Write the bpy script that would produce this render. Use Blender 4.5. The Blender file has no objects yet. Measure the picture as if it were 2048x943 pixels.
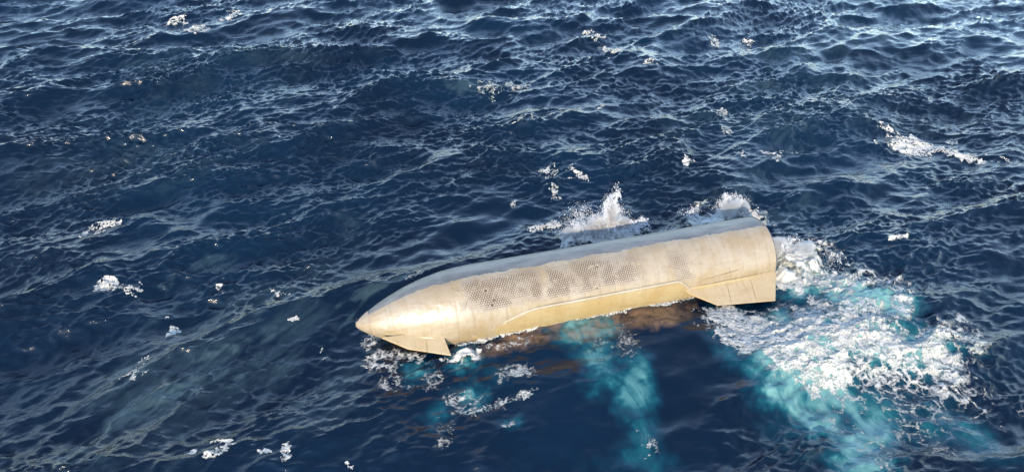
import bpy, math, random
import numpy as np
from mathutils import Vector

random.seed(7)
rng = np.random.default_rng(7)
rad = math.radians
scene = bpy.context.scene
col = scene.collection

# ------------------------------------------------------------------ camera, sky, sun, exposure
CAM_H, CAM_DEP, FPX = 56.36, 0.6283, 1444.0          # height (m), depression (rad), focal length in photo pixels
cam_d = bpy.data.cameras.new('camera')
cam_d.sensor_width = 36.0
cam_d.lens = 36.0 * FPX / 2048.0
cam_d.clip_start, cam_d.clip_end = 0.5, 30000
cam = bpy.data.objects.new('camera', cam_d)
col.objects.link(cam)
cam.location = (0, 0, CAM_H)
cam.rotation_euler = (math.pi / 2 - CAM_DEP, 0, 0)
scene.camera = cam

SUN_ELEV, SUN_AZ = rad(25), rad(190)                   # azimuth clockwise from +Y: the sun stands behind the camera
world = bpy.data.worlds.new('World')
scene.world = world
world.use_nodes = True
wn = world.node_tree
bg = wn.nodes['Background']
sky = wn.nodes.new('ShaderNodeTexSky')
sky.sky_type = 'NISHITA'
sky.sun_disc = False
sky.sun_elevation, sky.sun_rotation = SUN_ELEV, SUN_AZ
sky.air_density, sky.dust_density, sky.ozone_density = 1.0, 0.2, 1.2
wn.links.new(sky.outputs[0], bg.inputs[0])
bg.inputs[1].default_value = 0.15
sun_d = bpy.data.lights.new('sun', 'SUN')
sun_d.energy, sun_d.angle, sun_d.color = 2.1, rad(0.6), (1.0, 0.80, 0.55)
sun = bpy.data.objects.new('sun', sun_d)
col.objects.link(sun)
sdir = Vector((math.sin(SUN_AZ) * math.cos(SUN_ELEV), math.cos(SUN_AZ) * math.cos(SUN_ELEV), math.sin(SUN_ELEV)))
sun.rotation_euler = sdir.to_track_quat('Z', 'Y').to_euler()
sun.location = (0, -40, 90)

vs = scene.view_settings
vs.view_transform, vs.look, vs.exposure, vs.gamma = 'Standard', 'None', 1.88, 1.0
vs.use_curve_mapping = False

# ------------------------------------------------------------------ helpers
def ground(u, v, z=0.0):
    """photo pixel -> point on the level sea"""
    a, b = (u - 1024) / FPX, (471.5 - v) / FPX
    dy = math.cos(CAM_DEP) + b * math.sin(CAM_DEP)
    dz = -math.sin(CAM_DEP) + b * math.cos(CAM_DEP)
    t = (z - CAM_H) / dz
    return np.array([a * t, dy * t])

def tag(o, label=None, cat=None, group=None, kind=None):
    if label: o['label'] = label
    if cat: o['category'] = cat
    if group: o['group'] = group
    if kind: o['kind'] = kind
    return o

def mesh_obj(name, verts, faces, mat=None, parent=None, smooth=True):
    me = bpy.data.meshes.new(name)
    verts = np.asarray(verts, dtype=np.float32)
    faces = np.asarray(faces, dtype=np.int32) if not isinstance(faces, list) else faces
    if isinstance(faces, np.ndarray):
        n, k = faces.shape
        me.vertices.add(len(verts)); me.vertices.foreach_set('co', verts.ravel())
        me.loops.add(n * k); me.loops.foreach_set('vertex_index', faces.ravel())
        me.polygons.add(n)
        me.polygons.foreach_set('loop_start', np.arange(0, n * k, k, dtype=np.int32))
        me.update(calc_edges=True)
    else:
        me.from_pydata([tuple(map(float, v)) for v in verts], [], faces)
    me.polygons.foreach_set('use_smooth', np.full(len(me.polygons), smooth))
    me.validate(); me.update()
    o = bpy.data.objects.new(name, me)
    col.objects.link(o)
    if mat: me.materials.append(mat)
    if parent: o.parent = parent
    return o

def set_attr(o, name, vals):
    a = o.data.attributes.new(name, 'FLOAT', 'POINT')
    a.data.foreach_set('value', np.asarray(vals, dtype=np.float32).ravel())

def grid_faces(nr, nc):
    i = np.arange(nr - 1)[:, None] * nc + np.arange(nc - 1)[None, :]
    return np.stack([i, i + 1, i + nc + 1, i + nc], -1).reshape(-1, 4)

def bilerp(F, x, y, L):
    """sample a periodic N x N field of size L metres"""
    n = F.shape[0]
    fx, fy = (x / L * n) % n, (y / L * n) % n
    ix, iy = fx.astype(int) % n, fy.astype(int) % n
    tx, ty = fx - np.floor(fx), fy - np.floor(fy)
    jx, jy = (ix + 1) % n, (iy + 1) % n
    return (F[iy, ix] * (1 - tx) * (1 - ty) + F[iy, jx] * tx * (1 - ty) +
            F[iy, ix] * 0 + F[jy, ix] * (1 - tx) * ty + F[jy, jx] * tx * ty)

def smooth(a, b, x):
    t = np.clip((x - a) / (b - a), 0, 1)
    return t * t * (3 - 2 * t)

def noise_field(n, lo, hi, slope, seed):
    """periodic random field with power between lo and hi cycles, zero mean, unit variance"""
    r = np.random.default_rng(seed)
    k = np.fft.fftfreq(n) * n
    kk = np.hypot(*np.meshgrid(k, k))
    amp = np.where((kk >= lo) & (kk <= hi), np.maximum(kk, 1e-6) ** (-slope), 0)
    f = np.fft.ifft2(np.fft.fft2(r.normal(size=(n, n))) * amp).real
    return f / f.std()

NF = [noise_field(512, 4, 128, 1.6, 20 + i) for i in range(6)]      # general purpose, about 4..128 cycles per tile
def fbm(i, x, y, L): return bilerp(NF[i], x, y, L)
NB = [noise_field(512, 24, 60, 0.3, 50 + i) for i in range(3)]      # narrow band: lace and billows
def band(i, x, y, L): return bilerp(NB[i], x, y, L)

# ------------------------------------------------------------------ the ship's pose
SHIP_P = Vector((-17.106, 58.226, 1.985)); SHIP_YAW = 0.296; SHIP_PIT = -0.020
SL, SR, SN = 50.0, 4.5, 14.0
def prof(s):
    s = np.asarray(s, dtype=float)
    rho = (SR * SR + SN * SN) / (2 * SR)
    s1 = np.minimum(s + 0.5, SN)
    r = np.sqrt(np.maximum(rho ** 2 - (SN - s1) ** 2, 0)) + SR - rho
    return r * np.sqrt(1 - np.exp(-np.maximum(s, 0) / 0.30))
AX = np.array([math.cos(SHIP_YAW), math.sin(SHIP_YAW)])
LAT = np.array([math.sin(SHIP_YAW), -math.cos(SHIP_YAW)])            # towards the camera

# ------------------------------------------------------------------ the sea: wave spectrum
def spectrum(L, n, lam_lo, lam_hi, systems, seed):
    r = np.random.default_rng(seed)
    k1 = np.fft.fftfreq(n, 1.0 / n) * 2 * np.pi / L
    KX, KY = np.meshgrid(k1, k1)
    K = np.hypot(KX, KY); K[0, 0] = 1e9
    win = smooth(2 * np.pi / (lam_hi * 1.15), 2 * np.pi / (lam_hi * 0.87), K) * (1 - smooth(2 * np.pi / (lam_lo * 1.15), 2 * np.pi / (lam_lo * 0.87), K))
    h = np.zeros((n, n), complex)
    for lam_p, direc, spread, amp in systems:
        kp = 2 * np.pi / lam_p
        S = K ** -4.3 * np.exp(-1.25 * (kp / K) ** 2) * (1 + 1.2 * np.exp(-((np.sqrt(K / kp) - 1) / 0.12) ** 2))
        c = np.cos(np.arctan2(KY, KX) - direc)
        sp = spread / (1 + 0.35 * np.log(np.maximum(K / kp, 1)))
        D = np.where(c > 0, np.abs(c) ** (2 * sp), 0.0) + 0.02
        A = np.sqrt(S * D) * amp
        h += A * (r.normal(size=(n, n)) + 1j * r.normal(size=(n, n)))
    h *= np.sqrt(win)
    dk = 2 * np.pi / L
    h *= dk * 0.5
    Z = np.fft.ifft2(h).real * n * n
    DX = np.fft.ifft2(-1j * KX / K * h).real * n * n
    DY = np.fft.ifft2(-1j * KY / K * h).real * n * n
    return Z, DX, DY

CREST = rad(30)                                                     # crests run up to the right in the photo
SYS = [(34.0, CREST - math.pi / 2, 7.0, 0.75), (19.0, rad(-74), 5.0, 0.6), (8.0, rad(-66), 5.0, 0.7), (13.0, rad(-112), 4.0, 0.35)]
LA, LB = 384.0, 53.0
ZA, XA, YA = spectrum(LA, 1024, 2.2, 70, SYS, 3)
ZB, XB, YB = spectrum(LB, 512, 0.35, 2.2, [(a, d + math.atan2(-0.6, 0.8), p * 0.7, m) for a, d, p, m in SYS], 4)
sA = 0.72 / ZA.std()
ZA *= sA; XA *= sA; YA *= sA
ZB *= sA * 1.95; XB *= sA * 1.0; YB *= sA * 1.0

ZC, XC, YC = spectrum(97.0, 512, 1.6, 11, [(7.0, rad(57) - math.pi / 2, 14.0, 1.0)], 8)
sC = 0.15 / ZC.std(); ZC *= sC; XC *= sC; YC *= sC

def axial(x, y):
    rx, ry = x - SHIP_P.x, y - SHIP_P.y
    return rx * AX[0] + ry * AX[1], rx * LAT[0] + ry * LAT[1]        # along the hull, towards the camera

def blob(x, y, u, v, ru, rv, ang=0.0, warp=0.35, seed=0):
    """soft elliptic blob given in photo pixels (axes turned by ang degrees), laid on the sea: 1 at centre, 0 at the rim"""
    c = ground(u, v)
    a = math.radians(ang)
    e1 = ground(u + ru * math.cos(a), v - ru * math.sin(a)) - c
    e2 = ground(u + rv * math.sin(a), v + rv * math.cos(a)) - c
    M = np.linalg.inv(np.array([[e1[0], e2[0]], [e1[1], e2[1]]]))
    rx, ry = x - c[0], y - c[1]
    p, q = M[0, 0] * rx + M[0, 1] * ry, M[1, 0] * rx + M[1, 1] * ry
    d = np.hypot(p, q)
    near = d < 2.5
    out = np.zeros_like(d)
    if near.any():
        sz = max(np.linalg.norm(e1), np.linalg.norm(e2)) * 4
        w = fbm(seed % 6, x[near] + 17 * seed, y[near] - 11 * seed, max(sz * 2.2, 6.0))
        out[near] = np.clip(1 - d[near] + warp * w, 0, 1) * (d[near] < 2.2)
    return out

def calm(x, y):
    """1 on the open sea, small in the hull's lee and along its sides"""
    s, t = axial(x, y)
    ds = np.maximum(np.maximum(-s - 1, s - SL), 0)
    dt = np.where(t > 0, np.maximum(t - 4, 0) * 0.55, np.maximum(-t - 4, 0) * 1.6)
    near = np.exp(-(np.hypot(ds, dt) / 7.0) ** 2)
    lee = blob(x, y, 1190, 800, 430, 270, 0, 0.15, 2)
    dark = np.maximum(blob(x, y, 1020, 440, 330, 110, 10, 0.2, 3), blob(x, y, 1760, 470, 230, 110, 0, 0.2, 4))
    dark = np.maximum(dark, blob(x, y, 620, 660, 160, 130, 0, 0.2, 5))
    return 1 - 0.62 * near, 1 - 0.86 * np.clip(np.maximum(np.maximum(near * 0.55, lee * 1.6), dark * 0.75), 0, 1)

DIPS = [(1470, 606, 5.0, 0.45), (1530, 600, 4.0, 0.3), (870, 705, 4.0, 0.25)]
def surf(x, y, fine=True):
    big, small = calm(x, y)
    far = 1 - smooth(260, 600, np.hypot(x, y - 90))
    big = big * (0.25 + 0.75 * small ** 0.5)
    big = big * (1 - 0.6 * np.clip(1.5 * blob(x, y, 130, 275, 190, 60, 0, 0.1, 2), 0, 1))
    z = bilerp(ZA, x, y, LA) * big
    dx = bilerp(XA, x, y, LA) * big; dy = bilerp(YA, x, y, LA) * big
    xb, yb = 0.8 * x + 0.6 * y, -0.6 * x + 0.8 * y
    f2 = 1 - smooth(120, 330, np.hypot(x, y - 70))
    gust = np.clip(0.85 + 0.4 * fbm(1, x, y, 190.0), 0.25, 1.6) + 0.45 * blob(x, y, 380, 190, 520, 300, 0, 0.2, 1)
    kb = small * f2 * gust
    z = z + bilerp(ZB, xb, yb, LB) * kb
    bx_, by_ = bilerp(XB, xb, yb, LB) * kb * 0.8, bilerp(YB, xb, yb, LB) * kb * 0.8
    dx = dx + 0.8 * bx_ - 0.6 * by_; dy = dy + 0.6 * bx_ + 0.8 * by_
    wc = np.clip(1.6 * blob(x, y, 400, 780, 520, 330, 0, 0.15, 4), 0, 1) * big
    z = z * (1 - 0.3 * wc) + bilerp(ZC, x, y, 97.0) * wc
    dx = dx + bilerp(XC, x, y, 97.0) * wc; dy = dy + bilerp(YC, x, y, 97.0) * wc
    for u_, v_, r_, d_ in DIPS:
        g = ground(u_, v_); z = z - d_ * np.exp(-((x - g[0]) ** 2 + (y - g[1]) ** 2) / r_ ** 2)
    ch = -0.7
    return x + ch * dx * far, y + ch * dy * far, z * far

# ------------------------------------------------------------------ what colours the water (aerated water, painted hull reflection, thin foam)
AER = [  # u, v, ru, rv, angle, strength
    (1165, 650, 70, 50, 0, .75), (1195, 715, 72, 55, -35, .75), (1262, 785, 56, 85, 10, .74), (1285, 860, 46, 65, 0, .55), (1262, 915, 80, 45, 0, .5),
    (1580, 770, 95, 70, -40, .9), (1530, 740, 60, 60, -30, .7), (1655, 830, 110, 60, -30, .9), (1730, 880, 70, 70, 0, .95), (1720, 930, 90, 40, 0, .8), (1600, 860, 90, 60, -20, .35),
    (1720, 590, 120, 50, -15, 1.2), (1600, 560, 80, 46, 0, 1.15), (1800, 600, 40, 60, 0, .8), (1480, 690, 70, 50, -40, .6),
    (830, 745, 38, 28, 0, .75), (935, 790, 40, 32, 0, .8), (868, 830, 32, 50, -10, .5), (1020, 850, 40, 16, 10, .55), (925, 722, 45, 30, 0, .8), (985, 745, 60, 26, 0, .35),
    (1600, 670, 190, 75, -12, 1.2), (1740, 690, 180, 70, -12, 1.2), (1560, 720, 120, 55, -30, 1.1), (1640, 765, 140, 55, -28, 1.0), (1740, 800, 130, 50, -25, .6), (1850, 800, 120, 50, -20, .5), (1950, 860, 160, 60, -20, .5), (1820, 690, 60, 40, 0, .6)]
PALE = [(420, 760, 260, 120, 32, .3), (300, 860, 200, 70, 32, .3), (480, 640, 220, 70, 40, .25), (640, 780, 120, 70, 50, .25), (1480, 250, 160, 60, -10, .2), (1640, 140, 220, 60, -12, .25), (400, 200, 260, 80, 12, .2), # pale streaks and patches on the open sea
    (330, 800, 190, 26, 32, .75), (250, 830, 120, 20, 30, .5), (530, 700, 90, 12, 52, .55), (560, 740, 70, 9, 52, .35), (430, 700, 60, 9, 48, .35), (420, 530, 60, 12, 22, .5),
    (1480, 170, 110, 14, -4, .4), (1500, 350, 60, 30, -50, .3), (1180, 440, 110, 28, 8, .5), (1450, 390, 60, 18, 20, .3), (1590, 420, 70, 26, 0, .25), (500, 300, 70, 9, 18, .35),
    (760, 585, 120, 5, 22, .45), (700, 640, 60, 5, 48, .4), (620, 630, 80, 6, 52, .3), (300, 640, 90, 7, 36, .3), (640, 760, 60, 5, 55, .3), (950, 178, 70, 10, 8, .4), (1640, 200, 120, 16, -14, .3), (1750, 90, 120, 20, -14, .3)]
HULL_REFLECTION = [(1060, 672, 90, 26, 12, .9), (1010, 692, 48, 20, 12, .6), (1250, 640, 120, 26, 12, 1.0), (1330, 632, 70, 26, 12, 1.0)]  # brown reflection of the hull, painted into the water colour
FOAM = [ # lacy surface foam: u, v, ru, rv, angle, density
    (1470, 640, 80, 40, -15, 1.0), (1540, 690, 100, 55, -25, 1.0), (1500, 670, 70, 40, -30, .9), (1590, 740, 80, 34, -30, .85), (1660, 740, 110, 50, -20, .9), (1880, 700, 120, 60, -10, .9), (1500, 650, 95, 45, -20, .95), (1600, 660, 130, 70, -10, 1.0), (1690, 690, 140, 60, -10, 1.0), (1780, 690, 110, 60, -15, .95), (1600, 720, 110, 40, -25, .8), (1840, 740, 110, 50, -20, .7),
    (1720, 740, 120, 46, -25, .65), (1800, 800, 120, 40, -20, .5), (1660, 770, 80, 36, -30, .55), (1930, 790, 140, 60, -20, .55), (1760, 900, 80, 40, -30, .38), (1850, 860, 110, 36, -30, .4), (1700, 850, 70, 20, -25, .36),
    (1590, 530, 50, 46, -10, 1.0), (1660, 560, 80, 36, -20, .8), (1740, 560, 70, 30, -15, .7), (1800, 600, 34, 66, 10, .75), (1690, 620, 100, 30, -10, .7),
    (770, 715, 44, 44, -40, .62), (740, 680, 20, 24, -40, .6), (790, 755, 34, 26, 0, .5), (830, 715, 50, 14, -14, .6), (925, 715, 32, 20, 20, 1.0), (960, 705, 36, 16, 30, .5), (1030, 750, 44, 30, 10, .5), (1020, 690, 50, 12, 12, .45),
    (910, 800, 30, 20, 0, .55), (950, 800, 44, 28, 0, .42), (985, 812, 70, 10, 12, .5), (860, 760, 30, 26, 0, .5), (1040, 795, 36, 10, 20, .5), (1020, 852, 34, 8, 15, .6), (890, 860, 24, 40, -25, .42), (1295, 880, 22, 24, 0, .5), (1260, 700, 50, 26, -60, .34), (1200, 690, 30, 20, -50, .34),
    (1150, 480, 46, 12, 12, .9), (1240, 460, 60, 26, 5, 1.0), (1200, 440, 70, 26, 12, .5), (1320, 455, 50, 8, 10, .7), (1430, 428, 80, 10, 8, .9), (1640, 490, 60, 18, -40, .42), (1060, 655, 140, 5, 11, .55), (1260, 614, 130, 5, 11, .6), (850, 552, 60, 6, 26, .4), (735, 660, 26, 7, -35, .6), (1470, 612, 70, 8, 3, .8)]
def paint(lst, x, y, warp, gain=1.9):
    out = np.zeros_like(x)
    for i, (u, v, ru, rv, an, st) in enumerate(lst):
        out = np.maximum(out, st * np.clip(blob(x, y, u, v, ru, rv, an, warp, i) * gain, 0, 1))
    return out

# ------------------------------------------------------------------ materials
def nodes(name):
    m = bpy.data.materials.new(name); m.use_nodes = True
    nt = m.node_tree
    return m, nt, nt.nodes['Principled BSDF'], lambda t: nt.nodes.new('ShaderNode' + t), nt.links.new

def math_node(N, L, op, a, b=None, c=None, clamp=False):
    n = N('Math'); n.operation = op; n.use_clamp = clamp
    for i, v in enumerate((a, b, c)):
        if v is None: continue
        if isinstance(v, (int, float)): n.inputs[i].default_value = v
        else: L(v, n.inputs[i])
    return n.outputs[0]

def mixc(N, L, f, a, b):
    n = N('Mix'); n.data_type = 'RGBA'
    for sock, v in ((n.inputs[0], f), (n.inputs[6], a), (n.inputs[7], b)):
        if isinstance(v, (int, float)): sock.default_value = v
        elif isinstance(v, tuple): sock.default_value = v if len(v) == 4 else v + (1,)
        else: L(v, sock)
    return n.outputs[2]

def ramp(N, L, f, a, b):
    n = N('MapRange'); n.interpolation_type = 'SMOOTHSTEP'
    L(f, n.inputs[0])
    for i, v in ((1, a), (2, b)):
        if isinstance(v, (int, float)): n.inputs[i].default_value = v
        else: L(v, n.inputs[i])
    return n.outputs[0]

def noise(N, L, vec, scale, detail=4, rough=0.55, dist=0.0):
    n = N('TexNoise'); n.inputs['Scale'].default_value = scale; n.inputs['Detail'].default_value = detail
    n.inputs['Roughness'].default_value = rough; n.inputs['Distortion'].default_value = dist
    if vec: L(vec, n.inputs['Vector'])
    return n

def water_material():
    m, nt, P, N, L = nodes('sea_water')
    geo = N('NewGeometry'); pos = geo.outputs['Position']
    def attr(nm):
        a = N('Attribute'); a.attribute_name = nm; return a.outputs['Fac']
    aer, pale, hull_reflection, foam, rip = attr('aer'), attr('pale'), attr('hull_reflection'), attr('foam'), attr('ripple')
    # lacy foam pattern: warped cells of three sizes
    wv = noise(N, L, pos, 0.55, 5, 0.6)
    vm = N('VectorMath'); vm.operation = 'MULTIPLY_ADD'
    L(wv.outputs['Color'], vm.inputs[0]); vm.inputs[1].default_value = (2.4, 2.4, 0.4); L(pos, vm.inputs[2])
    cells = []
    for sc in (0.7, 2.0):
        v = N('TexVoronoi'); v.feature = 'DISTANCE_TO_EDGE'; v.inputs['Scale'].default_value = sc
        L(vm.outputs[0], v.inputs['Vector']); cells.append(math_node(N, L, 'MULTIPLY', v.outputs['Distance'], 2.2))
    lace = math_node(N, L, 'MULTIPLY', math_node(N, L, 'MINIMUM', cells[0], 1.0), 0.6)
    lace = math_node(N, L, 'MULTIPLY_ADD', cells[1], 0.4, lace)
    fine = noise(N, L, pos, 2.3, 6, 0.7)
    lace = math_node(N, L, 'MULTIPLY_ADD', math_node(N, L, 'SUBTRACT', fine.outputs[0], 0.5), 0.9, lace)
    # foam where lace < density-driven threshold
    thr = math_node(N, L, 'MULTIPLY_ADD', foam, 0.66, -0.07)
    diff = math_node(N, L, 'SUBTRACT', thr, lace)
    fm = ramp(N, L, diff, -0.10, 0.34)
    fm = math_node(N, L, 'MULTIPLY', fm, ramp(N, L, foam, 0.02, 0.2))
    # water body colour
    big = noise(N, L, pos, 0.03, 3, 0.5)
    deep = mixc(N, L, ramp(N, L, big.outputs[0], 0.35, 0.65), (0.0002, 0.0036, 0.0120), (0.0004, 0.0078, 0.021))
    mc = N('Mapping'); mc.vector_type = 'TEXTURE'; mc.inputs['Rotation'].default_value = (0, 0, rad(-68)); mc.inputs['Scale'].default_value = (2.2, 1.0, 1.0); L(pos, mc.inputs['Vector'])
    cloud = noise(N, L, mc.outputs[0], 0.34, 7, 0.62, 1.2)
    a2 = math_node(N, L, 'MULTIPLY', aer, math_node(N, L, 'MULTIPLY_ADD', cloud.outputs[0], 1.5, 0.25), clamp=True)
    c = mixc(N, L, ramp(N, L, a2, 0.0, 0.55), deep, (0.0014, 0.028, 0.048))
    c = mixc(N, L, ramp(N, L, a2, 0.3, 0.8), c, (0.008, 0.082, 0.10))
    c = mixc(N, L, ramp(N, L, a2, 0.55, 1.05), c, (0.11, 0.24, 0.23))
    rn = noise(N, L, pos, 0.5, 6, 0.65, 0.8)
    r2 = math_node(N, L, 'MULTIPLY', hull_reflection, ramp(N, L, rn.outputs[0], 0.28, 0.62))
    c = mixc(N, L, math_node(N, L, 'MULTIPLY', r2, 0.85), c, (0.17, 0.10, 0.055))  # mixes the painted hull reflection into the base colour
    mq = N('Mapping'); mq.vector_type = 'TEXTURE'; mq.inputs['Rotation'].default_value = (0, 0, rad(52)); mq.inputs['Scale'].default_value = (5.5, 1.0, 1.0); L(pos, mq.inputs['Vector'])
    pn = noise(N, L, mq.outputs[0], 0.75, 6, 0.65, 0.5)
    p2 = math_node(N, L, 'MULTIPLY', pale, ramp(N, L, pn.outputs[0], 0.3, 0.75))
    c = mixc(N, L, p2, c, (0.05, 0.088, 0.10))
    c = mixc(N, L, fm, c, (0.40, 0.40, 0.38))
    L(c, P.inputs['Base Color'])
    L(math_node(N, L, 'MULTIPLY_ADD', fm, 0.6, 0.09), P.inputs['Roughness'])
    P.inputs['IOR'].default_value = 1.35
    # ripples too fine for the mesh
    mp = N('Mapping'); mp.vector_type = 'TEXTURE'; mp.inputs['Rotation'].default_value = (0, 0, rad(22)); mp.inputs['Scale'].default_value = (2.4, 1.0, 1.0)
    L(pos, mp.inputs['Vector'])
    r1 = noise(N, L, mp.outputs[0], 1.5, 6, 0.62, 0.3)
    r3 = noise(N, L, mp.outputs[0], 5.0, 3, 0.6, 0.2)
    hgt = math_node(N, L, 'MULTIPLY_ADD', r3.outputs[0], 0.22, r1.outputs[0])
    hgt = math_node(N, L, 'MULTIPLY', hgt, math_node(N, L, 'MULTIPLY_ADD', rip, 0.09, 0.010))
    hgt = math_node(N, L, 'MULTIPLY_ADD', fm, 0.10, hgt)
    b = N('Bump'); b.inputs['Strength'].default_value = 1.0; b.inputs['Distance'].default_value = 1.0
    L(hgt, b.inputs['Height']); L(b.outputs[0], P.inputs['Normal'])
    return m

def foam_material():
    m, nt, P, N, L = nodes('sea_foam')
    a = N('Attribute'); a.attribute_name = 'thick'
    geo = N('NewGeometry')
    n1 = noise(N, L, geo.outputs['Position'], 1.3, 7, 0.65)
    t = math_node(N, L, 'MULTIPLY_ADD', math_node(N, L, 'SUBTRACT', n1.outputs[0], 0.5), 1.3, a.outputs['Fac'])
    c = mixc(N, L, ramp(N, L, t, 0.0, 0.35), (0.05, 0.15, 0.16), (0.28, 0.33, 0.32))
    c = mixc(N, L, ramp(N, L, t, 0.3, 0.7), c, (0.43, 0.42, 0.385))
    L(c, P.inputs['Base Color']); P.inputs['Roughness'].default_value = 0.75
    n3 = noise(N, L, geo.outputs['Position'], 1.3, 6, 0.62, 0.9)
    ta = math_node(N, L, 'MULTIPLY_ADD', math_node(N, L, 'SUBTRACT', n3.outputs[0], 0.52), 1.5, a.outputs['Fac'])
    mz = N('Mapping'); mz.vector_type = 'TEXTURE'; mz.inputs['Rotation'].default_value = (0, 0, rad(-35)); mz.inputs['Scale'].default_value = (2.6, 1.0, 1.0); L(geo.outputs['Position'], mz.inputs['Vector'])
    n5 = noise(N, L, mz.outputs[0], 0.42, 5, 0.6, 0.8)
    ta = math_node(N, L, 'MULTIPLY_ADD', math_node(N, L, 'SUBTRACT', n5.outputs[0], 0.52), 1.6, ta)
    L(math_node(N, L, 'MULTIPLY', ramp(N, L, ta, -0.15, 0.9), 0.95), P.inputs['Alpha'])
    b = N('Bump'); b.inputs['Strength'].default_value = 0.45; b.inputs['Distance'].default_value = 0.07
    n2 = noise(N, L, geo.outputs['Position'], 5.0, 5, 0.65)
    L(n2.outputs[0], b.inputs['Height']); L(b.outputs[0], P.inputs['Normal'])
    return m

def spray_material():
    m, nt, P, N, L = nodes('sea_spray')
    P.inputs['Base Color'].default_value = (0.75, 0.77, 0.8, 1); P.inputs['Roughness'].default_value = 0.6
    P.inputs['Alpha'].default_value = 0.4
    return m

def steel_material():
    m, nt, P, N, L = nodes('weathered_steel')
    tc = N('TexCoord')
    mp = N('Mapping'); mp.inputs['Scale'].default_value = (0.25, 1, 1); L(tc.outputs['Object'], mp.inputs[0])
    n1 = noise(N, L, mp.outputs[0], 1.1, 7, 0.65, 0.4)
    n2 = noise(N, L, tc.outputs['Object'], 0.35, 4, 0.6)
    c = mixc(N, L, ramp(N, L, n1.outputs[0], 0.3, 0.7), (0.10, 0.10, 0.095), (0.19, 0.185, 0.175))
    c = mixc(N, L, math_node(N, L, 'MULTIPLY', ramp(N, L, n2.outputs[0], 0.5, 0.75), 0.4), c, (0.27, 0.24, 0.22))
    L(c, P.inputs['Base Color']); P.inputs['Metallic'].default_value = 0.3
    L(math_node(N, L, 'MULTIPLY_ADD', n1.outputs[0], 0.25, 0.36), P.inputs['Roughness'])
    b = N('Bump'); b.inputs['Distance'].default_value = 0.05; b.inputs['Strength'].default_value = 0.5
    L(n1.outputs[0], b.inputs['Height']); L(b.outputs[0], P.inputs['Normal'])
    return m

def shield_material(name, base, pale, stain, rough=0.36, seam=0.45):
    m, nt, P, N, L = nodes(name)
    tc = N('TexCoord'); o = tc.outputs['Object']
    mp = N('Mapping'); mp.inputs['Scale'].default_value = (0.22, 1, 1); L(o, mp.inputs[0])
    n1 = noise(N, L, o, 0.28, 6, 0.6, 0.5)
    n2 = noise(N, L, mp.outputs[0], 1.4, 7, 0.65, 0.6)
    n3 = noise(N, L, o, 2.2, 6, 0.7)
    c = mixc(N, L, ramp(N, L, n1.outputs[0], 0.35, 0.62), base, pale)
    c = mixc(N, L, math_node(N, L, 'MULTIPLY', ramp(N, L, n2.outputs[0], 0.5, 0.72), 0.55), c, stain)
    c = mixc(N, L, math_node(N, L, 'MULTIPLY', ramp(N, L, n3.outputs[0], 0.52, 0.75), 0.3), c, stain)
    mr = N('Mapping'); mr.inputs['Scale'].default_value = (2.2, 0.28, 0.28); L(o, mr.inputs[0])
    n4 = noise(N, L, mr.outputs[0], 1.0, 6, 0.65, 0.3)
    c = mixc(N, L, math_node(N, L, 'MULTIPLY', ramp(N, L, n4.outputs[0], 0.5, 0.72), 0.5), c, stain)
    sx = N('SeparateXYZ'); L(o, sx.inputs[0])
    fr = math_node(N, L, 'FRACT', math_node(N, L, 'DIVIDE', math_node(N, L, 'ADD', sx.outputs[0], 0.4), 1.83))
    sm = math_node(N, L, 'MULTIPLY', math_node(N, L, 'LESS_THAN', fr, 0.045), ramp(N, L, n3.outputs[0], 0.40, 0.6))
    c = mixc(N, L, math_node(N, L, 'MULTIPLY', sm, seam), c, tuple(v * 0.7 for v in stain))
    P.inputs['Specular IOR Level'].default_value = 0.8
    L(c, P.inputs['Base Color'])
    L(math_node(N, L, 'MULTIPLY_ADD', n2.outputs[0], 0.3, rough - 0.15), P.inputs['Roughness'])
    b = N('Bump'); b.inputs['Distance'].default_value = 0.08; b.inputs['Strength'].default_value = 0.5
    L(n2.outputs[0], b.inputs['Height']); L(b.outputs[0], P.inputs['Normal'])
    return m

def plain(name, c, rough=0.6, metal=0.0):
    m, nt, P, N, L = nodes(name)
    tc = N('TexCoord'); n1 = noise(N, L, tc.outputs['Object'], 2.0, 5)
    k = tuple(v * 0.7 for v in c)
    L(mixc(N, L, n1.outputs[0], k, c), P.inputs['Base Color'])
    P.inputs['Roughness'].default_value = rough; P.inputs['Metallic'].default_value = metal
    return m

M_WATER, M_FOAM, M_SPRAY, M_STEEL = water_material(), foam_material(), spray_material(), steel_material()
M_SHIELD = shield_material('scorched_shield', (0.229, 0.176, 0.104), (0.262, 0.222, 0.163), (0.181, 0.134, 0.074))
M_SIDE = shield_material('ochre_side', (0.264, 0.194, 0.086), (0.279, 0.222, 0.118), (0.197, 0.137, 0.060), seam=0.2)
M_TILE = shield_material('tile_faces', (0.215, 0.170, 0.117), (0.242, 0.207, 0.160), (0.179, 0.134, 0.086), seam=0.0)
M_FLAP = shield_material('ochre_flap', (0.317, 0.236, 0.125), (0.335, 0.264, 0.159), (0.245, 0.173, 0.084), seam=0.0)
M_GAP = plain('tile_gaps', (0.085, 0.062, 0.042), 0.8)
M_CAP = shield_material('nose_cap', (0.234, 0.176, 0.109), (0.254, 0.215, 0.160), (0.195, 0.140, 0.078))
M_EDGE = shield_material('edge_highlight', (0.28, 0.235, 0.165), (0.31, 0.275, 0.21), (0.24, 0.19, 0.12), 0.30)
M_DARK = plain('soot', (0.05, 0.045, 0.04), 0.7)
M_SEAM = plain('seam', (0.17, 0.12, 0.06), 0.7)

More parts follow.
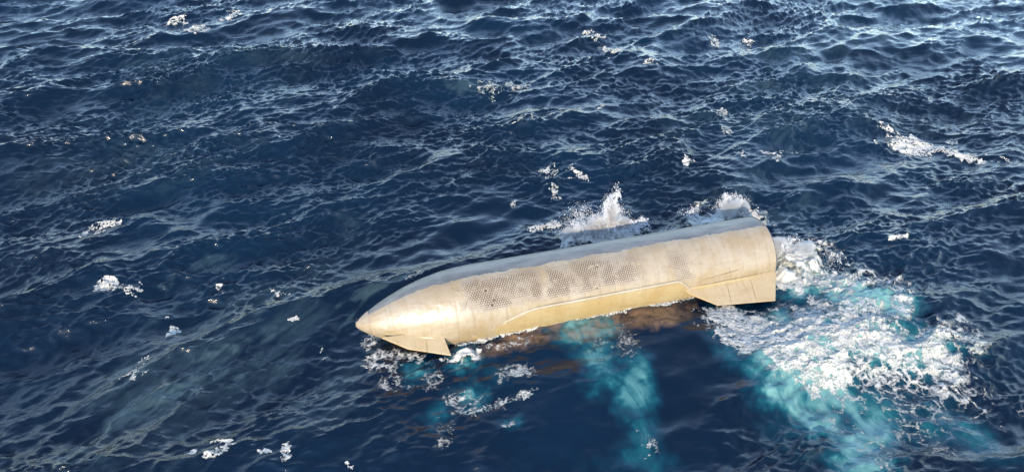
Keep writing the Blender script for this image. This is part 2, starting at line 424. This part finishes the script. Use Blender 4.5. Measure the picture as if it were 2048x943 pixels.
# ------------------------------------------------------------------ the sea
def axis_coords(lo, hi, fine_lo, fine_hi, step, grow, limit):
    mid = list(np.arange(fine_lo, fine_hi, step))
    a, s = mid[-1], step
    up = []
    while a < hi:
        s = min(s * grow, limit) if a < 3000 else s * 1.3
        a += s; up.append(a)
    a, s = mid[0], step
    dn = []
    while a > lo:
        s = min(s * grow, limit) if a > -3000 else s * 1.3
        a -= s; dn.append(a)
    return np.array(dn[::-1] + mid + up)
gx = axis_coords(-9000, 9000, -62, 62, 0.21, 1.011, 900)
gy = axis_coords(-2500, 15000, 32, 112, 0.19, 1.011, 1200)
GX, GY = np.meshgrid(gx, gy)
fx, fy = GX.ravel(), GY.ravel()
wx, wy, wz = surf(fx, fy)
sea = mesh_obj('sea_water', np.stack([wx, wy, wz], -1), grid_faces(len(gy), len(gx)), M_WATER)
tag(sea, 'deep blue choppy open sea with turquoise aerated patches', kind='structure')
nearm = np.hypot(fx, fy - 90) < 300
def painted(lst, warp, gain=1.9):
    o = np.zeros_like(fx); o[nearm] = paint(lst, fx[nearm], fy[nearm], warp, gain); return o
foam_a = painted(FOAM, 0.30)
set_attr(sea, 'aer', painted([(u, v, ru * 1.25, rv * 1.25, a, st) for u, v, ru, rv, a, st in AER], 0.16, 1.35)); set_attr(sea, 'pale', painted(PALE, 0.4))
set_attr(sea, 'hull_reflection', painted(HULL_REFLECTION, 0.22, 1.6))
set_attr(sea, 'foam', foam_a)
set_attr(sea, 'ripple', calm(fx, fy)[1])
print('sea verts', len(fx))

# ------------------------------------------------------------------ the spacecraft
ship = bpy.data.objects.new('spacecraft', None); col.objects.link(ship)
ship.location = SHIP_P; ship.rotation_euler = (0, -SHIP_PIT, SHIP_YAW)
tag(ship, 'long pale gold spacecraft with pointed nose floating on its side in the sea', 'spacecraft')

def hull_pt(s, th, off=0.0):
    """local point on the hull; th in radians from the camera-side horizontal, up positive"""
    r = prof(s) + off
    return np.stack([s + 0 * th, -r * np.cos(th), r * np.sin(th)], -1)

def shell(name, s, th0, th1, nth, off, mat, wob=0.0, edge_noise=None):
    S = np.asarray(s); T = np.linspace(0, 1, nth)
    a0 = np.broadcast_to(np.asarray(th0, float), S.shape); a1 = np.broadcast_to(np.asarray(th1, float), S.shape)
    TH = a0[:, None] + (a1 - a0)[:, None] * T[None, :]
    SS = np.repeat(S[:, None], nth, 1)
    o = off + (wob * fbm(3, SS * 1.0, TH * 4.5, 22.0) if wob else 0)
    if name == 'heat_shield': o = o - 0.022 * ((np.abs(((SS + 0.4) % 1.83) - 0.915) > 0.85) & (SS > 2))
    e = np.minimum(np.minimum(T, 1 - T)[None, :] * nth / 1.0, 1)            # edges dip to the hull so that the shell has a lip
    o = o * e + (1 - e) * -0.03
    o = np.broadcast_to(o, SS.shape)
    P = hull_pt(SS.ravel(), TH.ravel(), o.ravel())
    return mesh_obj(name, P, grid_faces(len(S), nth)[:, ::-1], mat, ship)

sv = np.concatenate([np.array([0.0, 0.01, 0.03, 0.07, 0.13, 0.22, 0.35, 0.5, 0.7, 0.95, 1.3]), np.linspace(1.7, 50, 240)])
hull = shell('hull', sv, 0, 2 * math.pi, 129, 0.0, M_STEEL)
# close the shell exactly round
co = np.empty(len(hull.data.vertices) * 3, np.float32)
SSv = np.repeat(sv[:, None], 129, 1); THv = np.repeat(np.linspace(0, 2 * math.pi, 129)[None, :], len(sv), 0)
ring = np.abs(((SSv + 0.4) % 1.83) - 0.915) > 0.88                          # weld rings of the barrel sections
o = np.where(ring & (SSv > 3), -0.02, 0.0) + 0.004 * fbm(4, SSv * 1.0, THv * 4.5, 2 * math.pi * 4.5) * (SSv > 1)
hull.data.vertices.foreach_set('co', hull_pt(SSv.ravel(), THv.ravel(), o.ravel()).astype(np.float32).ravel()); hull.data.update()

# heat shield blanket: camera side, up to a ragged upper edge
s2 = np.linspace(0.3, 49.9, 424)
jag = 0.2 * np.radians(4.0) * fbm(0, s2, s2 * 0 + 3, 30.0) + np.radians(0.7) * np.sign(fbm(2, s2, s2 * 0 + 9, 9.0))
upper = np.radians(84) + jag * smooth(2, 8, s2)
upper = upper - np.radians(9) * smooth(14, 2, s2) * 0
shell('heat_shield', s2, np.radians(-75), upper, 120, 0.06, M_SHIELD, wob=0.013)
# smooth ochre side belt below the tile field, ending in a sweep ahead of the aft flap
s3 = np.linspace(12.0, 40.5, 260)
up3 = np.radians(-14) + np.radians(33) * smooth(10, 20, s3) - np.radians(40) * smooth(36.5, 40.5, s3)
shell('side_belt', s3, np.radians(-60), up3, 60, 0.062 + 0.07 * smooth(14, 22, s3)[:, None], M_SIDE, wob=0.008)
# rolled edge on top of the belt, sun highlight put into its pale colour
pts, fcs = [], []
for i, (s_, a_) in enumerate(zip(s3, up3)):
    for k in range(8):
        w = 2 * math.pi * k / 8
        g_ = float(smooth(14, 22, s_)); r_ = prof(s_) + 0.05 + 0.07 * g_ + 0.10 * g_ * math.cos(w)
        a2 = a_ + 0.19 * math.sin(w) / r_
        pts.append((s_, -r_ * math.cos(a2), r_ * math.sin(a2)))
    if i:
        for k in range(8):
            b0, b1 = (i - 1) * 8, i * 8
            fcs.append((b0 + k, b0 + (k + 1) % 8, b1 + (k + 1) % 8, b1 + k))
mesh_obj('belt_edge', pts, fcs, M_EDGE, ship)

# hexagonal tiles: real raised tiles over a dark bed, joined into one part
def tile_zone(s, th):
    d = np.degrees(th)
    z = smooth(10.5, 13, s) * (1 - smooth(29, 34, s)) * smooth(24, 42, d) * (1 - smooth(66, 80, d))
    z = z * (0.30 + 0.85 * smooth(-0.9, 0.7, fbm(5, s, d * 0.08, 22.0) + 0.5 * fbm(2, s, d * 0.08, 7.0)))
    z = z * (1 - 0.9 * np.exp(-((s - 20.6 - (d - 50) * 0.01) / 0.45) ** 2))
    z2 = np.exp(-(((s - 37.2 + (d - 45) * 0.02) / 1.1) ** 2)) * smooth(12, 25, d) * (1 - smooth(52, 68, d)) * 0.6
    return np.maximum(z, z2)
TW = 0.275
sg = np.linspace(10, 40, 200); tg = np.radians(np.linspace(20, 80, 60))
SG, TG = np.meshgrid(sg, tg, indexing='ij')
zz = tile_zone(SG, TG)
P = hull_pt(SG.ravel(), TG.ravel(), np.where(zz > 0.28, 0.085, 0.0).ravel())
fq = grid_faces(200, 60)[:, ::-1]
keep = (zz.ravel()[fq] > 0.15).any(1)
mesh_obj('tile_bed', P, fq[keep], M_GAP, ship)
V, Fq = [], []
row = 0
a_deg = 20.0
while a_deg < 82:
    th = rad(a_deg)
    off_s = (row % 2) * TW / 2
    for s in np.arange(10.2, 40, TW) + off_s:
        z = float(tile_zone(np.array([s]), np.array([th]))[0])
        if z < 0.12: continue
        size = TW / math.sqrt(3) * (1.0 - 0.27 * min(z, 1.0)) * random.uniform(0.95, 1.03)
        h = 0.108 + random.uniform(-0.008, 0.01)
        if random.random() < 0.003 * z: continue
        b = len(V)
        for (sc, hh) in ((1.0, 0.05), (0.98, h - 0.012), (0.80, h)):
            for k in range(6):
                w = math.pi / 6 + k * math.pi / 3
                ss = s + size * sc * math.cos(w); r_ = float(prof(ss)) + hh
                aa = th + size * sc * math.sin(w) / SR
                V.append((ss, -r_ * math.cos(aa), r_ * math.sin(aa)))
        for lv in (0, 1):
            for k in range(6):
                k2 = (k + 1) % 6
                Fq.append((b + lv * 6 + k, b + lv * 6 + k2, b + lv * 6 + 6 + k2, b + lv * 6 + 6 + k))
        Fq.append(tuple(b + 12 + k for k in range(6)))
    row += 1
    a_deg += math.degrees(TW * 0.866 / SR)
tiles = mesh_obj('tile_field', V, Fq, M_TILE, ship, smooth=False)
tag(tiles, 'honeycomb field of small tan hexagonal tiles', kind='stuff')
print('tile verts', len(V))

# nose cap
sn = 1.5 * np.linspace(0.0, 1.0, 30) ** 2
shell('nose_cap', sn, 0, 2 * math.pi, 64, 0.064, M_CAP)

def slab(name, outline, th, out_dir, mat, thick=0.34, parent=ship, bevel=0.06, r0=None):
    """flap: outline of (s, distance from hinge); hinge line at angle th on the hull; out_dir = angle of the flap plane from horizontal"""
    base_r = 4.42
    n = len(outline); vs_ = []
    e = np.array([0, -math.cos(out_dir), math.sin(out_dir)]); nrm = np.array([0, math.sin(out_dir), math.cos(out_dir)])
    for sgn in (1, -1):
        for (s, d) in outline:
            r_ = r0
            root = np.array([s, -r_ * math.cos(th), r_ * math.sin(th)])
            tk = thick * (0.5 - 0.32 * min(d / 3.6, 1))
            vs_.append(root + e * d + nrm * sgn * tk)
    f = [tuple(range(n)), tuple(range(2 * n - 1, n - 1, -1))]
    for k in range(n):
        k2 = (k + 1) % n
        f.append((k, k + n, k2 + n, k2))
    ob = mesh_obj(name, vs_, f, mat, parent, smooth=False)
    md = ob.modifiers.new('bevel', 'BEVEL'); md.width = bevel; md.segments = 2; md.limit_method = 'ANGLE'
    return ob

# aft flap (camera side) and its hinge cover
AFT_TH = rad(0)
slab('aft_flap', [(37.4, -.3), (50.0, -.3), (50.03, .2), (48.2, 3.6), (40.9, 2.72), (38.2, .62)], AFT_TH, rad(-20), M_FLAP, r0=4.45)
slab('forward_flap', [(2.4, -.9), (8.95, -.5), (9.02, 1.15), (9.25, 2.75), (4.9, 1.0)], rad(-5), rad(-20), M_FLAP, 0.3, r0=3.6)

def tube(name, path, r, mat, parent=ship, n=8, taper=True):
    pts = [np.array(p, float) for p in path]
    V, Fc = [], []
    m_ = len(pts)
    for i, p in enumerate(pts):
        t = pts[min(i + 1, m_ - 1)] - pts[max(i - 1, 0)]; t /= np.linalg.norm(t)
        a = np.cross(t, [0.3, 0.1, 1]); a /= np.linalg.norm(a); b = np.cross(t, a)
        rr = r * (min(1, 0.15 + 4 * min(i, m_ - 1 - i) / m_) if taper else 1)
        for k in range(n):
            w = 2 * math.pi * k / n
            V.append(p + rr * (a * math.cos(w) + b * math.sin(w)))
        if i:
            for k in range(n):
                Fc.append(((i - 1) * n + k, (i - 1) * n + (k + 1) % n, i * n + (k + 1) % n, i * n + k))
    Fc.append(tuple(range(n))[::-1]); Fc.append(tuple(range((m_ - 1) * n, m_ * n)))
    return mesh_obj(name, V, Fc, mat, parent)
def along(s0, s1, th0, th1, off, n=40):
    return [hull_pt(np.array([s]), np.array([t]), off)[0] for s, t in zip(np.linspace(s0, s1, n), np.linspace(th0, th1, n))]
tube('hinge_fairing', along(37.0, 49.8, rad(1.5), rad(1.5), -0.08), 0.34, M_SIDE)
tube('hinge_seam', along(39.5, 49.9, rad(5.5), rad(6.5), 0.06), 0.045, M_SEAM)
tube('crease', along(39.0, 45.5, rad(13), rad(20), 0.035), 0.05, M_SEAM)
tube('hinge_fairing', along(2.2, 9.4, rad(-6), rad(-8), -0.1), 0.42, M_SIDE)

# open skirt at the tail: inner wall, bulkhead, engine bells
si = np.array([50.0, 49.95, 49.0, 47.5]); tt = np.linspace(0, 2 * math.pi, 97)
Pn = [(s, -r_ * math.cos(t), r_ * math.sin(t)) for s, r_ in zip((49.9, 50.02, 50.02, 49.9, 47.0), (4.55, 4.55, 4.40, 4.38, 4.38)) for t in tt]
mesh_obj('skirt_rim', Pn, grid_faces(5, 97), M_STEEL, ship)
Pn = [(47.0, 0, 0)] + [(47.0, -4.4 * math.cos(t), 4.4 * math.sin(t)) for t in tt]
mesh_obj('bulkhead', Pn, [(0, i, i + 1) for i in range(1, 97)], M_DARK, ship)
def bell(y, z, r1, ln):
    prof_b = [(47.05, 0.25), (47.4, 0.22), (47.8, 0.3 * r1 + 0.1), (47.4 + ln * 0.55, 0.75 * r1), (47.4 + ln, r1), (47.4 + ln, r1 - 0.05), (47.4 + ln * 0.55, 0.68 * r1)]
    t2 = np.linspace(0, 2 * math.pi, 25)
    Pb = [(s, y + r_ * math.cos(t), z + r_ * math.sin(t)) for s, r_ in prof_b for t in t2]
    mesh_obj('engine_bell', Pb, grid_faces(len(prof_b), 25), M_DARK, ship)
for k in range(3):
    w = 2 * math.pi * k / 3 + 0.4
    bell(1.0 * math.cos(w), 1.0 * math.sin(w), 0.62, 1.9)
    bell(2.85 * math.cos(w + 1.05), 2.85 * math.sin(w + 1.05), 1.1, 2.4)

# small pieces belong to the part they sit on
byname = {}
for o_ in ship.children: byname.setdefault(o_.name.split('.')[0], []).append(o_)
for part, subs in (('heat_shield', ('tile_bed', 'tile_field', 'crease')), ('side_belt', ('belt_edge',)), ('skirt_rim', ('bulkhead', 'engine_bell'))):
    for n_ in subs:
        for o_ in byname[n_]: o_.parent = byname[part][0]
byname['hinge_fairing'][0].parent = byname['aft_flap'][0]; byname['hinge_seam'][0].parent = byname['aft_flap'][0]
byname['hinge_fairing'][1].parent = byname['forward_flap'][0]
for (pts_, par) in (([(42.6, 3.0), (43.2, .35)], 'aft_flap'), ([(45.8, 3.35), (46.4, .35)], 'aft_flap'), ([(6.8, 2.0), (7.0, .5)], 'forward_flap')):
    th_, r_, d_ = (0.0, 4.45, rad(-20)) if par == 'aft_flap' else (rad(-5), 3.6, rad(-20))
    path = []
    for k in range(8):
        f = k / 7; sx_ = pts_[0][0] * (1 - f) + pts_[1][0] * f; dd = pts_[0][1] * (1 - f) + pts_[1][1] * f
        tk = 0.34 * (0.5 - 0.32 * min(dd / 3.6, 1)) * (1 if par == 'aft_flap' else 0.88)
        path.append((sx_, -r_ * math.cos(th_) - dd * math.cos(d_) + 0 + math.sin(d_) * tk, r_ * math.sin(th_) + dd * math.sin(d_) + math.cos(d_) * tk))
    tube('panel_seam', path, 0.03, M_SEAM, byname[par][0], 6)

# ------------------------------------------------------------------ foam with body: heightfields riding on the waves
def foam_patch(name, blobs, height, step=0.11, thr=0.30, lace=0.5, billow=0.5, warp=0.35, cell=1.6, whole=False):
    us = [ground(b[0] + dx * b[2] * 1.5, b[1] + dy * b[3] * 1.5) for b in blobs for dx in (-1, 1) for dy in (-1, 1)]
    us = np.array(us)
    x0, y0 = us.min(0) - 0.6; x1, y1 = us.max(0) + 0.6
    X, Y = np.meshgrid(np.arange(x0, x1, step), np.arange(y0, y1, step))
    nr, nc = X.shape; x, y = X.ravel(), Y.ravel()
    D = paint(blobs, x, y, warp)
    Lc = cell * 40
    w1 = fbm(0, x, y, 14.0) * 0.5; w2 = fbm(1, x, y, 14.0) * 0.5
    lowb = np.exp(-0.5 * (band(0, x + w1, y + w2, Lc * 2.2)) ** 2)
    ridg = 1 - np.abs(band(0, x + w1, y + w2, Lc)) * 1.1
    ridg2 = 1 - np.abs(band(1, x + w2, y - w1, Lc * 0.45)) * 1.1
    pat = 0.6 * ridg + 0.4 * ridg2
    E = D * (1 - lace) + D * lace * (0.55 + 0.75 * pat)
    t = E - thr
    bil = np.abs(band(2, x + w1, y + w2, Lc * 1.3)) * 0.6 + np.abs(band(1, x, y, Lc * 0.5)) * 0.4
    core = smooth(0.0, 1.0, paint(blobs, x, y, 0.06)) if height > 0.5 else np.clip(t / (1 - thr), 0, None) ** 0.8
    h = height * core * (1 - billow + billow * (1.3 * lowb + (0.12 if height > 0.5 else 0.35) * bil)) - 0.03 + np.minimum(t, 0.15) * 0.3
    sx, sy, sz = surf(x, y)
    V = np.stack([sx, sy, sz + h], -1)
    q = grid_faces(nr, nc)
    keep = (t[q] > -0.04).all(1)
    q = q[keep]
    if len(q) == 0: print('EMPTY', name); return None
    def make(nm, q, parent):
        used = np.unique(q); remap = np.zeros(len(x), int); remap[used] = np.arange(len(used))
        o = mesh_obj(nm, V[used], remap[q], M_FOAM, parent)
        set_attr(o, 'thick', np.clip(t[used] / (1 - thr), 0, 1))
        return o
    if whole: return make(name, q, None)
    # separate islands of foam: the largest is the thing, the others are its flecks
    lab = np.arange(len(x))
    while True:
        m = lab[q].min(1); old = lab.copy()
        for k in range(4): np.minimum.at(lab, q[:, k], m)
        if (lab == old).all(): break
    ids, cnt = np.unique(lab[q[:, 0]], return_counts=True)
    order = np.argsort(-cnt)
    main = make(name, q[lab[q[:, 0]] == ids[order[0]]], None)
    for j in order[1:]:
        if cnt[j] >= 10: make('foam_fleck', q[lab[q[:, 0]] == ids[j]], main)
    return main

wake = foam_patch('wake_foam', [b for b in FOAM if b[0] > 1420 and b[1] > 480 and b[5] > .75], 0.13, 0.12, 0.36, 0.8, 0.35, 0.30, 2.4, True)
tag(wake, 'broad churned white foam spreading from the tail of the spacecraft', kind='stuff')

# white water with height against the hull
def mound(name, blobs, height, label, **kw):
    o = foam_patch(name, blobs, height, **kw)
    return tag(o, label, 'white water', 'white water breaking around the hull')
mound('foam_mound', [(1588, 528, 46, 46, 0, 1.0), (1610, 520, 40, 30, -30, .9)], 1.1, 'smooth white mound of water boiling up right behind the open tail', thr=.25, lace=.25, billow=.3, cell=4.5)
mound('foam_mound', [(1492, 426, 34, 22, 10, 1.0), (1530, 428, 20, 12, 0, .7)], 0.9, 'rounded white burst of foam showing over the top of the tail end', thr=.25, lace=.25, billow=.6, cell=3.0)
mound('foam_mound', [(1420, 440, 40, 12, 10, .95), (1380, 448, 26, 12, 10, .95)], 0.51, 'low white foam line peeking over the hull near the tail', thr=.25, lace=.3, billow=.6, cell=2.5)
mound('foam_mound', [(1245, 462, 52, 24, 5, 1.0), (1160, 482, 40, 16, 12, .95), (1200, 470, 50, 20, 10, .95)], 0.5, 'bright white foam bank at the foot of the tall splash behind the hull', thr=.25, lace=.35, billow=.6, cell=3.0)
mound('foam_mound', [(926, 713, 26, 17, 15, 1.0)], 0.55, 'small round white boil of water beside the forward flap', thr=.25, lace=.2, billow=.12, cell=2.5)

mound('waterline_foam', [(u, 684 - (u - 945) * 0.213, 34, 5.5, 12, .95) for u in range(945, 1371, 28)], 0.16, 'thin bright line of foam along the waterline of the hull', thr=.3, lace=.6, step=.08, cell=1.0)
def at_hull(sv_, t):
    p = np.array([SHIP_P.x, SHIP_P.y]) + sv_ * AX + t * LAT
    return p
def mist_mesh():
    import bmesh
    bm = bmesh.new(); bmesh.ops.create_icosphere(bm, subdivisions=3, radius=1.0)
    me = bpy.data.meshes.new('mist'); bm.to_mesh(me); bm.free()
    m = bpy.data.materials.new('spray_mist'); m.use_nodes = True
    nt = m.node_tree; nt.nodes.clear(); N = lambda t: nt.nodes.new('ShaderNode' + t); L = nt.links.new
    tc = N('TexCoord'); geo = N('NewGeometry')
    ln = N('VectorMath'); ln.operation = 'LENGTH'; L(tc.outputs['Object'], ln.inputs[0])
    n1 = noise(N, L, geo.outputs['Position'], 0.8, 5, 0.6, 0.4)
    f = math_node(N, L, 'SUBTRACT', 0.85, ln.outputs['Value'])
    f = math_node(N, L, 'MULTIPLY_ADD', math_node(N, L, 'SUBTRACT', n1.outputs[0], 0.5), 2.2, f)
    d = math_node(N, L, 'MULTIPLY', ramp(N, L, f, 0.0, 0.7), ramp(N, L, ln.outputs['Value'], 1.0, 0.75))
    d = math_node(N, L, 'MULTIPLY', d, 2.6)
    pv = N('VolumePrincipled'); pv.inputs['Color'].default_value = (0.97, 0.98, 0.985, 1); L(d, pv.inputs['Density'])
    o = N('OutputMaterial'); L(pv.outputs[0], o.inputs['Volume'])
    me.materials.append(m)
    return me
MIST_ME = mist_mesh()
def spray(name, centres, n, size, label, mist=()):
    """cloud of droplets: centres = (along hull, towards camera, base z, height, radius, weight)"""
    base = np.array([(1, 0, 0), (-1, 0, 0), (0, 1, 0), (0, -1, 0), (0, 0, 1), (0, 0, -1)], float)
    tri = np.array([(0, 2, 4), (2, 1, 4), (1, 3, 4), (3, 0, 4), (2, 0, 5), (1, 2, 5), (3, 1, 5), (0, 3, 5)])
    W = np.array([c[5] for c in centres], float); W /= W.sum()
    P = []
    for c, w in zip(centres, W):
        k = int(n * w)
        g = at_hull(c[0], c[1])
        hz = rng.random(k) ** 1.4
        rr = c[4] * (0.30 + 0.70 * (1 - hz) ** 1.3) * np.abs(rng.normal(0, .55, k)); an = rng.random(k) * 2 * np.pi
        P.append(np.stack([g[0] + rr * np.cos(an), g[1] + rr * np.sin(an), c[2] + hz * c[3] * (1 + 0.12 * rng.normal(size=k))], -1))
    P = np.concatenate(P)
    # pull the droplets into clumps and wisps
    P[:, 0] += 0.35 * fbm(0, P[:, 0], P[:, 2] * 2, 12.0); P[:, 2] += 0.35 * fbm(1, P[:, 0], P[:, 2] * 2, 12.0)
    P[:, 2] = np.maximum(P[:, 2], 0.05)
    sz = size * np.exp(rng.normal(0, .45, len(P)))
    V = (P[:, None, :] + base[None] * sz[:, None, None]).reshape(-1, 3)
    Fc = (tri[None] + (np.arange(len(P)) * 6)[:, None, None]).reshape(-1, 3)
    o = mesh_obj(name, V, Fc, M_SPRAY)
    for (a_, t_, z_, ra, rt, rz) in mist:
        m_ = bpy.data.objects.new('mist', MIST_ME); col.objects.link(m_); m_.parent = o
        g = at_hull(a_, t_); m_.location = (g[0], g[1], z_); m_.scale = (ra, rt, rz); m_.rotation_euler = (0, 0, SHIP_YAW)
    return tag(o, label, kind='stuff')
spray('splash', [(34.1, -10.4, 0, 5.2, 1.9, 10), (34.9, -10.2, 0, 6.2, 1.1, 8), (32.8, -11.0, 0, 2.6, 2.6, 5), (30.1, -11.2, 0, 2.0, 2.8, 3), (36.1, -11.6, 0, 3.2, 2.8, 1.6), (31.4, -13, 0, 3.0, 4.5, 1.8)], 30000, 0.03,
      'tall white splash of spray rising behind the middle of the hull',
      [(34.7, -10.4, 3.0, 1.1, 1.1, 3.9), (32.8, -10.8, 1.2, 2.2, 1.5, 2.0), (29.8, -11.0, 0.5, 2.4, 1.4, 1.1), (36.4, -10.8, 0.9, 1.8, 1.4, 1.4)])
spray('splash', [(51.6, -10.2, 0, 2.8, 1.6, 8), (53.8, -10.2, 0, 2.2, 1.8, 4), (46.8, -10.4, 0, 1.4, 2.2, 2)], 8000, 0.03,
      'fringe of spray flying up behind the tail end of the hull',
      [(52.2, -9.6, 1.2, 2.0, 1.5, 1.7), (54.4, -9.8, 0.7, 1.6, 1.4, 1.2)])
spray('splash', [(37.9, -10.4, 0, 1.2, 1.6, 3), (39.4, -10.4, 0, 1.1, 1.4, 2)], 2500, 0.04,
      'scatter of droplets above the hull between the tall splash and the tail')
spray('splash', [(53, 1.5, 0, 2.6, 2.2, 4), (55, 0.5, 0, 2.2, 2.6, 3), (59, 4, 0, 1.2, 3.5, 1)], 4000, 0.03,
      'fine spray hanging over the white mound behind the tail',
      [(53.0, 0.5, 1.4, 2.0, 1.8, 1.8), (56.0, 1.5, 0.9, 2.6, 2.2, 1.4)])

# ------------------------------------------------------------------ whitecaps on the open sea, one object each
CAPS = [
 ([(372, 52, 34, 13, -15, .85), (400, 58, 16, 8, -20, .7)], 'pale foam patch near the top left corner of the sea'),
 ([(460, 33, 13, 6, 20, .9)], 'tiny foam fleck right of the pale patch at upper left'),
 ([(203, 461, 22, 12, 0, .95)], 'bright whitecap at the left edge halfway down'),
 ([(220, 570, 30, 11, -12, .95)], 'cream whitecap at the left edge below the halfway one'),
 ([(277, 581, 12, 8, 20, .9)], 'small cream whitecap just right of the cream one at the left edge'),
 ([(337, 643, 12, 10, 60, .9)], 'small round whitecap below the pair of cream whitecaps'),
 ([(270, 738, 30, 18, 30, .72)], 'lacy broken foam patch on the lower left swell'),
 ([(452, 884, 24, 8, -10, 1.0), (468, 900, 9, 12, 0, .8)], 'bright curling whitecap near the bottom left'),
 ([(436, 920, 30, 12, -10, .85)], 'ragged foam patch just below the curling whitecap at bottom left'),
 ([(542, 916, 22, 7, -5, .95)], 'flat white fleck at the bottom, left of the twin blob'),
 ([(578, 914, 15, 11, 30, 1.0), (580, 935, 10, 14, 0, .7)], 'white blob of foam at the bottom, right of the flat fleck'),
 ([(699, 936, 14, 5, -35, .9)], 'thin foam streak at the bottom edge left of centre'),
 ([(1130, 350, 34, 8, -6, .95), (1160, 355, 14, 5, -15, .8), (1100, 360, 12, 5, 25, .7)], 'arched breaking crest above the tall splash'),
 ([(1112, 385, 14, 8, -15, .8)], 'small foam tuft just below the arched breaking crest'),
 ([(1078, 452, 24, 8, 18, .95)], 'white fleck left of the splash, above the hull'),
 ([(1027, 406, 8, 10, 30, .75)], 'faint foam curl left of the arched crest'),
 ([(1190, 70, 16, 6, -10, .9), (1215, 92, 22, 6, -28, .85), (1238, 106, 14, 9, 10, .7)], 'slanting line of foam on a dark crest at the top centre'),
 ([(1435, 75, 9, 13, 0, .8)], 'foam loop at the top, left of its twin'),
 ([(1506, 82, 16, 8, -25, .85)], 'small foam streak at the top, right of the loop'),
 ([(1302, 135, 12, 6, 5, .9)], 'lone small whitecap between the slanting line and the foam loop'),
 ([(1546, 306, 32, 10, 0, .95), (1560, 324, 9, 9, -40, .75)], 'bright jagged whitecap above the tail of the spacecraft'),
 ([(1374, 327, 9, 9, -30, .85)], 'small glinting whitecap left of the jagged one above the tail'),
 ([(1398, 402, 11, 17, 0, .75)], 'upright lacy foam wisp just above the hull near the tail'),
 ([(1448, 245, 9, 26, 10, .65)], 'thin upright foam trail high above the tail'),
 ([(1828, 280, 46, 16, -12, .9), (1880, 292, 60, 16, -8, .85)], 'large whitecap at the right edge of the sea'),
 ([(985, 178, 42, 12, -8, .62), (1025, 176, 30, 9, 5, .6)], 'faint speckled foam patch at the upper centre'),
 ([(1205, 218, 7, 16, -25, .7)], 'slim foam squiggle right of the speckled patch'),
 ([(1026, 264, 5, 20, -8, .7), (1040, 243, 16, 4, 15, .6)], 'thin hooked foam line below the speckled patch'),
 ([(1110, 234, 30, 6, 10, .62)], 'short dotted foam line between the hooked line and the squiggle'),
 ([(548, 579, 18, 6, -18, .85)], 'small white crest on the swell left of the nose'),
 ([(441, 566, 7, 13, 5, .8)], 'small upright foam drop far left of the nose'),
 ([(646, 708, 8, 8, 0, .8)], 'tiny foam fleck below and left of the nose'),
 ([(590, 651, 9, 5, 20, .8)], 'tiny foam glint left of the nose at the same height'),
 ([(1790, 486, 18, 5, 5, .9)], 'flat white fleck at the right above the wake'),
 ([(1634, 487, 14, 6, -25, .9)], 'left fleck of the broken crest above the wake'),
 ([(1668, 512, 16, 8, -30, .85)], 'right fleck of the broken crest above the wake'),
 ([(1303, 884, 8, 9, -15, .85)], 'small bright fleck in the turquoise plume near the bottom'),
 ([(1040, 745, 34, 10, 0, .66), (1010, 762, 30, 8, 25, .66)], 'curled foam squiggle in the dark water right of the forward flap'),
 ([(1030, 797, 30, 7, 15, .7), (985, 812, 40, 6, 12, .6)], 'long thin foam streak below the curled squiggle'),
]
for blobs, lab in CAPS:
    blobs = [(u, v, ru * (1.5 if ru > rv else 1.2), rv * 1.15, a_, st * 1.22) for u, v, ru, rv, a_, st in blobs]
    far = min(b[1] for b in blobs) < 350
    o = foam_patch('whitecap', blobs, 0.07, 0.12 if far else 0.085, 0.34, 0.75, 0.2, 0.45, 1.5 if far else 1.1)
    if o: tag(o, lab, 'whitecap', 'whitecaps and foam flecks on the sea')
